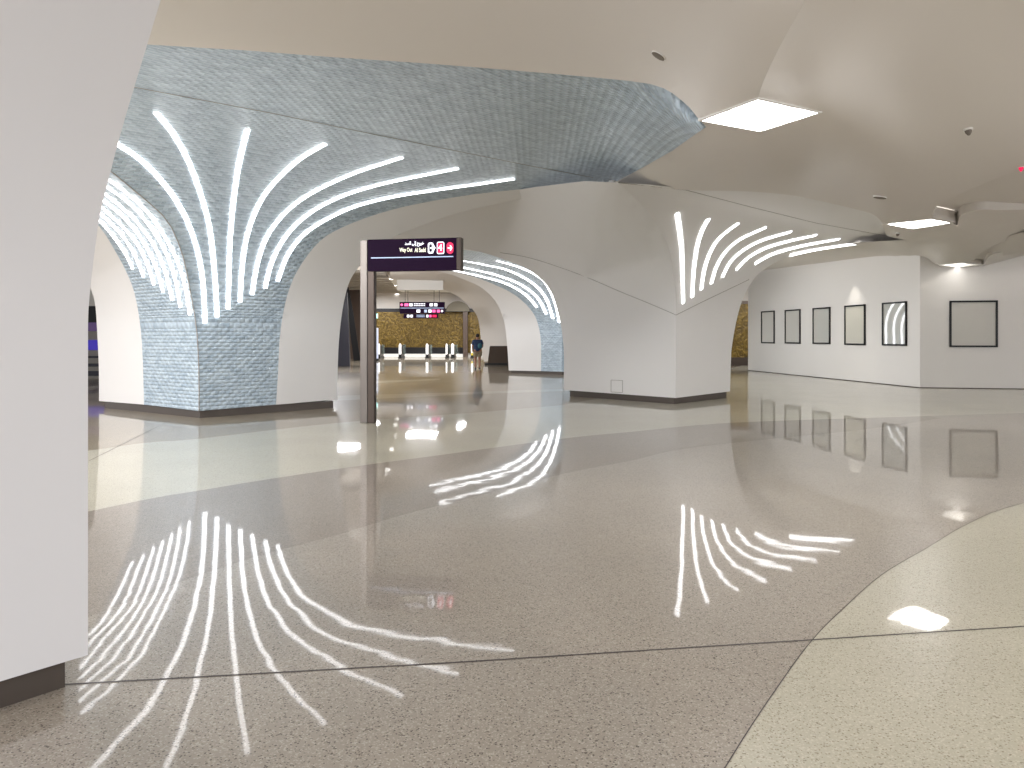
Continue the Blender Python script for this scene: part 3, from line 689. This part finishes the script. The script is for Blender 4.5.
# slit on the far left: dark shopfront with screens
m_ = MB(); m_.box(-22, -13, 30, 30.2, 0, 5.3); tag(m_.build('wall_left', M['far_white']), kind='structure')
def zz(py, D): return CH+(HZ-py)/FPX*D
t = thing('ticket_machine', (-16.3, 29.6, 0), 'ticket machine with blue and purple screens glimpsed beside the near column', 'ticket machine')
D = 29.2; x0, x1 = (84-512)/FPX*D, (104-512)/FPX*D
a = MB(); a.box(x0, x1, D+.05, D+.7, 0, zz(306, D)); a.build('cabinet', mat('machine_grey', srgb(150, 146, 138), .4), t)
a = MB(); a.box(x0, x1, D, D+.05, zz(323, D), zz(306, D)); a.build('dark_panel', M['black'], t)
a = MB(); a.box(x0, x1, D-.01, D+.05, 0.1, zz(371, D)); a.box(x0, x1, D-.01, D+.05, zz(366.5, D), zz(363.5, D)); a.box(x0, x1, D-.01, D+.05, zz(358, D), zz(356, D)); a.build('base_panel', M['navy'], t)
a = MB(); a.box(x0+.1, x1, D-.03, D, zz(331, D), zz(322.5, D)); a.build('sign_screen', M['screen_purple'], t)
a = MB(); a.box(x0+.1, x1, D-.03, D+.02, zz(350, D), zz(340, D)); a.build('screen', M['screen_blue'], t)
# ---------------------------------------------------------------- signpost
def text_mesh(body, size, m, name='lettering'):
    cu = bpy.data.curves.new('t', 'FONT'); cu.body = body; cu.size = size; cu.extrude = .003; cu.offset = .0025; cu.align_x = 'LEFT'
    to = bpy.data.objects.new('t', cu); C.link(to)
    dg = bpy.context.evaluated_depsgraph_get(); me = bpy.data.meshes.new_from_object(to.evaluated_get(dg))
    bpy.data.objects.remove(to); me.materials.clear(); me.materials.append(m)
    return me
D0 = 14.2
sgn = thing('signpost', (at(368, 423, D0).x, D0, 0), 'brushed steel signpost carrying a dark purple way out signboard', 'signpost')
ax = Vector((.985, -.17, 0)).normalized(); nz = Vector((-ax.y, ax.x, 0))*-1    # board runs right and slightly nearer; nz faces the viewer
pl = at(360, 423, D0); pl.z = 0
ztop = CH+(HZ-240)/FPX*D0
a = MB(); a.frame_box(pl, ax*.145, -nz*.16, Vector((0, 0, ztop))); bevel(a.build('post', M['steel'], sgn), .012)
a = MB(); a.frame_box(pl+ax*.15+nz*.0, ax*.13, -nz*.14, Vector((0, 0, ztop-.05))); bevel(a.build('post', M['steel_dark'], sgn), .01)
bx0 = pl+ax*.165+nz*.03; L0 = 1.72
z1 = ztop+.0; z0 = CH+(HZ-271.5)/FPX*D0
a = MB(); a.frame_box(bx0+Vector((0, 0, z0)), ax*L0, -nz*.18, Vector((0, 0, z1-z0))); board = a.build('signboard', M['purple'], sgn)
a = MB(); a.frame_box(bx0+ax*L0+Vector((0, 0, z0-.005)), ax*.085, -nz*.2, Vector((0, 0, z1-z0+.01))); bevel(a.build('end_cap', M['steel_dark'], sgn), .006)
rotm = math.atan2(ax.y, ax.x)
M['glass_panel'].node_tree.nodes['Principled BSDF'].inputs['IOR'].default_value = 1.9
def put(me, name, fx, fz, flip=False, width=None, height=None, lift=0):
    xs = [v.co.x for v in me.vertices]; ys = [v.co.y for v in me.vertices]
    w0, h0 = max(xs)-min(xs), max(ys)-min(ys); sx = width/w0 if width else 1; sy = height/h0 if height else sx
    vs = [bx0+ax*(fx*L0+(v.co.x-min(xs))*sx)+Vector((0, 0, z0+fz*(z1-z0)+(v.co.y-min(ys))*sy))+nz*(.012+lift+v.co.z) for v in me.vertices]
    return mesh_obj(name, vs, [tuple(p.vertices) for p in me.polygons], me.materials[0], board)
# Arabic line, letters in their joined forms from left to right
ar = '\uFEAA\uFEB4\uFEDF\uFE8D \uFEF0\uFEDF\uFE87 \uFE9D\uFEED\uFEAE\uFEA7'
put(text_mesh(ar, .12, M['white_sign']), 'lettering', .425, .745, width=.37, height=.1)
put(text_mesh('Way Out', .12, M['cream_sign']), 'lettering', .365, .55, width=.25, height=.1)
put(text_mesh('Al Sadd', .12, M['cream_sign']), 'lettering', .535, .57, width=.215, height=.08)
def plate(fx0, fx1, fz0, fz1, m, name, rad=.25, dep=.006, ring=None, nseg=5):
    x0_, x1_ = fx0*L0, fx1*L0; y0_, y1_ = z0+fz0*(z1-z0), z0+fz1*(z1-z0); r = rad*min(x1_-x0_, y1_-y0_)
    pts = []
    for cx_, cy_, a0 in ((x1_-r, y1_-r, 0), (x0_+r, y1_-r, 90), (x0_+r, y0_+r, 180), (x1_-r, y0_+r, 270)):
        for k in range(nseg+1):
            an = math.radians(a0+90*k/nseg); pts.append((cx_+r*math.cos(an), cy_+r*math.sin(an)))
    vs = [bx0+ax*x+Vector((0, 0, z))+nz*(dep+.008) for x, z in pts]+[bx0+ax*x+Vector((0, 0, z))-nz*.001 for x, z in pts]
    n = len(pts); return mesh_obj(name, vs, [tuple(range(n))]+[(i, (i+1) % n, n+(i+1) % n, n+i) for i in range(n)], m, board)
plate(.685, .745, .52, .86, M['white_sign'], 'exit_symbol', .3)
plate(.70, .73, .57, .81, M['purple'], 'exit_symbol', .2, .009)
def arrow(fx0, fx1, fz, m, dep=.012, th=.05):
    x0_, x1_, zc = fx0*L0, fx1*L0, z0+fz*(z1-z0); hh = (x1_-x0_)*.55; t_ = (x1_-x0_)*.13
    pts = [(x0_, -t_), (x1_-hh*.75, -t_), (x1_-hh, -hh), (x1_-hh*.62, -hh), (x1_, 0), (x1_-hh*.62, hh), (x1_-hh, hh), (x1_-hh*.75, t_), (x0_, t_)]
    vs = [bx0+ax*x+Vector((0, 0, zc+z))+nz*(dep+.01) for x, z in pts]
    mesh_obj('arrow_symbol', vs, [tuple(range(len(pts)))], m, board)
arrow(.712, .772, .69, M['white_sign'], .012)
plate(.785, .865, .5, .88, M['white_sign'], 'number_plate', .22)
plate(.791, .859, .527, .853, M['red_sign'], 'number_plate', .2, .009)
put(text_mesh('4', .15, M['white_sign']), 'lettering', .802, .60, width=.074, height=.12, lift=.012)
plate(.893, .967, .5, .86, M['red_sign'], 'arrow_disc', .5, .006, nseg=8)
arrow(.905, .957, .68, M['white_sign'], .01)
plate(.04, .965, .40, .43, M['blue_white'], 'rule_line', .1)
# ---------------------------------------------------------------- hanging signs far off
def hang_sign(x0, x1, y0, y1, D, label, rows):
    hang = 4.24 if D < 45 else 5.05
    p = at((x0+x1)/2, y1, D)
    t = thing('hanging_sign', p, label, 'sign')
    X0, X1 = (x0-512)/FPX*D, (x1-512)/FPX*D; Z0, Z1 = zz(y1, D), zz(y0, D)
    a = MB(); a.box(X0, X1, D, D+.25, Z0, Z1); bd = a.build('board', M['purple'], t)
    for fx in (.12, .88):
        a = MB(); xx = X0+(X1-X0)*fx; a.tube([(xx, D+.12, Z1), (xx, D+.12, hang)], .02, 6); a.build('hanger', M['steel'], t)
    for fz, items in rows:
        zc = Z0+(Z1-Z0)*fz; h = .26*(1 if len(rows) > 1 else 1)
        for kind, f0, f1, mm in items:
            xa, xb = X0+(X1-X0)*f0, X0+(X1-X0)*f1
            if kind == 'icon':
                q_ = MB(); r_ = min(xb-xa, .2)/2; q_.tube([((xa+xb)/2, D+.0, zc), ((xa+xb)/2, D-.012, zc)], r_, 12); q_.build('symbol', M[mm], bd)
            elif kind == 'box':
                q_ = MB(); q_.box(xa, xb, D-.012, D, zc-.08, zc+.08); q_.build('symbol', M[mm], bd)
            elif kind == 'line':
                q_ = MB(); q_.box(xa, xb, D-.012, D, zc-.015, zc+.015); q_.build('rule_line', M[mm], bd)
            elif kind == 'row':                  # illegible small lettering: two thin rows of marks
                q_ = MB(); n_ = 7
                for r_ in (0, 1):
                    for c_ in range(n_): q_.box(xa+(xb-xa)*c_/n_, xa+(xb-xa)*(c_+.7)/n_, D-.012, D, zc-.07+.1*r_, zc-.02+.1*r_)
                q_.build('lettering', M[mm], bd)['kind'] = 'stuff'
            else:
                me = text_mesh(kind, .22, M[mm]); xs = [v.co.x for v in me.vertices]; sx = (xb-xa)/(max(xs)-min(xs))
                mesh_obj('lettering', [Vector((xa+(v.co.x-min(xs))*sx, D-.005-v.co.z, zc-.08+v.co.y)) for v in me.vertices], [tuple(q.vertices) for q in me.polygons], M[mm], bd)
hang_sign(399.5, 444.5, 302, 313.6, 42.1, 'larger purple hanging sign with pink and white symbols in the far hall',
  [(.76, [('icon', .02, .08, 'pink_sign'), ('box', .11, .2, 'pink_sign'), ('box', .22, .29, 'white_sign'), ('row', .32, .58, 'white_sign'), ('box', .67, .74, 'white_sign'), ('box', .77, .84, 'white_sign')]),
   (.48, [('line', .02, .98, 'blue_white')]),
   (.22, [('box', .38, .46, 'white_sign'), ('box', .55, .61, 'blue_white'), ('box', .64, .71, 'white_sign'), ('box', .73, .8, 'pink_sign'), ('box', .83, .9, 'pink_sign'), ('icon', .92, .97, 'white_sign')])])
hang_sign(403.5, 438, 313.9, 318.2, 48, 'smaller purple hanging sign directly below and behind the larger one',
  [(.5, [('box', .1, .17, 'white_sign'), ('box', .2, .27, 'white_sign'), ('row', .38, .62, 'blue_white'), ('box', .66, .72, 'white_sign'), ('box', .75, .81, 'pink_sign'), ('box', .84, .96, 'red_sign')])])
p = at(376, 316, 50); t = thing('exit_sign', p, 'small glowing green exit sign just right of the signpost', 'sign')
a = MB(); a.box(p.x-.12, p.x+.12, 50, 50.08, p.z-.16, p.z+.16); a.build('housing', M['well'], t)
a = MB(); a.box(p.x-.1, p.x+.1, 49.98, 50, p.z-.14, p.z+.14); a.build('sign_face', M['green_sign'], t)
a = MB(); a.tube([(p.x, 50.04, p.z+.16), (p.x, 50.04, 5.1)], .015, 6); a.build('hanger', M['steel'], t)
# information totem
D = 50; X0, X1 = (373-512)/FPX*D, (378-512)/FPX*D
t = thing('information_totem', ((X0+X1)/2, D, 0), 'pale grey upright totem screen peeking out right of the signpost', 'totem')
a = MB(); a.box(X0, X1, D, D+.15, .14, zz(328, D)); bevel(a.build('screen', M['screen_pale'], t), .02)
a = MB(); a.box(X0-.05, X1+.05, D-.08, D+.23, 0, .14); a.build('base', M['black'], t)
# ticket gates
def gate(px, label, D=55.5, wide=1.0, yellow=False):
    x = (px-512)/FPX*D
    t = thing('ticket_gate', (x, D, 0), label, 'ticket gate', 'row of ticket gates')
    w = .095*wide
    a = MB(); a.box(x-w, x+w, D+.06, D+1.7, .12, .98); bevel(a.build('body', M['steel'], t), .05, 3)
    a = MB(); a.box(x-w-.03, x+w+.03, D-.03, D+1.75, 0, .12); a.build('base', M['black'], t)
    a = MB(); n = 8
    prof = [(-w*.8, .3), (w*.8, .3), (w*.8, .95)]+[(w*.8*math.cos(math.pi*k/n), .95+.14*math.sin(math.pi*k/n)) for k in range(1, n)]+[(-w*.8, .95)]
    k = len(prof); a.add([(x+u, D, z) for u, z in prof]+[(x+u, D+.08, z) for u, z in prof], [tuple(range(k)), tuple(range(k, 2*k))[::-1]]+[(i, (i+1) % k, k+(i+1) % k, k+i) for i in range(k)])
    a.build('light_panel', M['glow'], t)
    a = MB(); a.box(x-w, x+w, D+.01, D+.09, .12, .32, 0); a.build('lower_panel', M['black'], t)
    a = MB(); a.box(x+w, x+w+(.12 if px == 446.5 else .2), D+.8, D+.82, .3, 1.0); g = a.build('flap', M['flap'], t)
    if yellow:
        a = MB(); a.box(x-w*.9, x+w*.9, D-.02, D, .22, .4); a.build('floor_marker', M['yellow'], t)
M['flap'] = mat('glass_flap', srgb(190, 205, 200), .05); M['flap'].node_tree.nodes['Principled BSDF'].inputs['Transmission Weight'].default_value = .85
for px, lb, wd, yl in ((379, 'leftmost ticket gate, close to the totem by the signpost', .7, False), (400, 'ticket gate under the left end of the hanging signs', 1.1, False),
                       (427, 'ticket gate with lit end panel standing alone at the row centre', 1.1, False), (446.5, 'narrow ticket gate, left one of the close pair', .7, False),
                       (452.5, 'brightest ticket gate, right one of the close pair', 1.3, False), (472, 'rightmost ticket gate, just left of the walking person', .9, True)):
    gate(px, lb, 55.5, wd, yl)
# dark kiosk
D = 42.8; X0, X1 = (488-512)/FPX*D, (512-512)/FPX*D
t = thing('kiosk', ((X0+X1)/2, D, 0), 'low dark bronze counter beside the white arch, right of the person', 'counter')
a = MB(); pr = [(X0, .1), (X1, .1), (X1, zz(346.5, D)), (X0+.12, zz(346.5, D))]
a.add([(x, D, z) for x, z in pr]+[(x, D+.8, z) for x, z in pr], [(0, 1, 2, 3), (7, 6, 5, 4)]+[(i, (i+1) % 4, 4+(i+1) % 4, 4+i) for i in range(4)]); bevel(a.build('body', M['kiosk'], t), .02)
a = MB(); a.box(X0-.2, X1, D-.05, D+.85, 0, .11); a.build('base', M['black'], t)
# ---------------------------------------------------------------- person
skin = mat('skin', srgb(150, 108, 88), .6); hairm = mat('hair', srgb(24, 20, 20), .8)
shirt = mat('navy_shirt', srgb(30, 48, 82), .8, noise=(6, .1)); shorts = mat('khaki_shorts', srgb(142, 130, 108), .85, noise=(8, .1))
teal = mat('teal_bag', srgb(36, 84, 98), .7); shoe = mat('dark_shoe', srgb(38, 34, 36), .6)
def skinned(name, joints, edges, m, parent, sub=2, root=0, fat=1.15):
    me = bpy.data.meshes.new(name); me.from_pydata([j[:3] for j in joints], edges, [])
    o = bpy.data.objects.new(name, me); C.link(o)
    md = o.modifiers.new('skin', 'SKIN'); me.skin_vertices[0].data[root].use_root = True
    for i, j in enumerate(joints):
        r = j[3]; me.skin_vertices[0].data[i].radius = tuple(q*fat for q in r) if isinstance(r, tuple) else (r*fat, r*fat)
    md.use_smooth_shade = True
    s_ = o.modifiers.new('sub', 'SUBSURF'); s_.levels = sub; s_.render_levels = sub
    dg = bpy.context.evaluated_depsgraph_get(); me2 = bpy.data.meshes.new_from_object(o.evaluated_get(dg))
    bpy.data.objects.remove(o); me2.materials.clear(); me2.materials.append(m)
    o = bpy.data.objects.new(name, me2); C.link(o); o.parent = parent; return o
DP = 37.4; per = thing('person', ((477.5-512)/FPX*DP, DP, 0), 'person walking away in a navy shirt and khaki shorts with a small side bag', 'person', rz=.12)
body = [(0, 0, .93, (.15, .11)), (0, .01, 1.12, (.15, .11)), (0, 0, 1.33, (.17, .11)), (0, 0, 1.46, .065), (0, .01, 1.53, .055), (0, .03, 1.60, (.075, .09)), (0, .03, 1.67, (.068, .085)),
        (-.18, 0, 1.40, .055), (-.25, -.02, 1.14, .042), (-.24, .08, .90, .028), (-.235, .1, .83, .026),
        (.18, 0, 1.40, .055), (.26, .0, 1.16, .042), (.22, .16, 1.05, .028), (.17, .2, 1.04, .026),
        (-.09, 0, .85, .095), (-.10, .06, .48, .058), (-.10, -.02, .10, .038), (-.10, .0, .06, .036),
        (.09, 0, .85, .095), (.10, .0, .48, .058), (.10, -.12, .12, .038), (.10, -.12, .07, .036)]
ed = [(0, 1), (1, 2), (2, 3), (3, 4), (4, 5), (5, 6), (2, 7), (7, 8), (8, 9), (9, 10), (2, 11), (11, 12), (12, 13), (13, 14), (0, 15), (15, 16), (16, 17), (17, 18), (0, 19), (19, 20), (20, 21), (21, 22)]
skinned('body', body, ed, skin, per)
# fingers and thumbs, one chain each, welded as one mesh per hand
for sx, wr in ((-1, Vector((-.235, .1, .83))), (1, Vector((.17, .2, 1.04)))):
    a = MB(); dn = Vector((0, .25, -1)).normalized() if sx < 0 else Vector((-.7, .5, -.3)).normalized()
    fo = Vector((0, 1, .2)).normalized() if sx < 0 else Vector((0, .3, -1)).normalized()
    for k, ln in enumerate((.075, .085, .08, .062)):
        b_ = wr+dn*.03+fo*(.03-.02*k); a.tube([b_, b_+dn*ln*.5, b_+dn*ln+fo*-.012], [.010, .009, .006], 6)
    a.tube([wr+dn*.0+fo*.03, wr+dn*.03+fo*.055, wr+dn*.06+fo*.06], [.011, .010, .007], 6)
    o = mesh_obj('hand', a.v, a.f, skin, None, True); o.parent = per
skinned('shirt', [(0, 0, .80, (.15, .115)), (0, .01, 1.12, (.17, .13)), (0, 0, 1.34, (.19, .13)), (0, 0, 1.45, (.09, .08)), (-.185, 0, 1.39, .078), (-.235, -.01, 1.18, .065), (.185, 0, 1.39, .078), (.24, 0, 1.2, .065)],
        [(0, 1), (1, 2), (2, 3), (2, 4), (4, 5), (2, 6), (6, 7)], shirt, per, fat=1.3)
skinned('shorts', [(0, 0, 1.0, (.15, .115)), (-.095, .01, .83, .11), (-.105, .045, .56, .095), (.095, 0, .83, .11), (.105, .0, .56, .095)], [(0, 1), (1, 2), (0, 3), (3, 4)], shorts, per, fat=1.35)
skinned('hair', [(0, -.02, 1.58, (.06, .06)), (0, -.01, 1.64, (.082, .085)), (0, .01, 1.71, (.085, .095)), (0, .02, 1.76, (.06, .07))], [(0, 1), (1, 2), (2, 3)], hairm, per, fat=1.3)
for fx, fy in ((-.10, 0), (.10, -.12)):
    skinned('shoe', [(fx, fy-.06, .045, (.042, .045)), (fx, fy+.08, .04, (.045, .035)), (fx, fy+.17, .032, (.038, .026))], [(0, 1), (1, 2)], shoe, per)
bag = tag(skinned('shoulder_bag', [(.02, 0, 0, (.055, .11)), (0, 0, .28, (.055, .10))], [(0, 1)], teal, None), 'teal bag slung on the right side of the person', 'bag')
bag.location = (per.location.x+.13, DP-.33, 1.02)
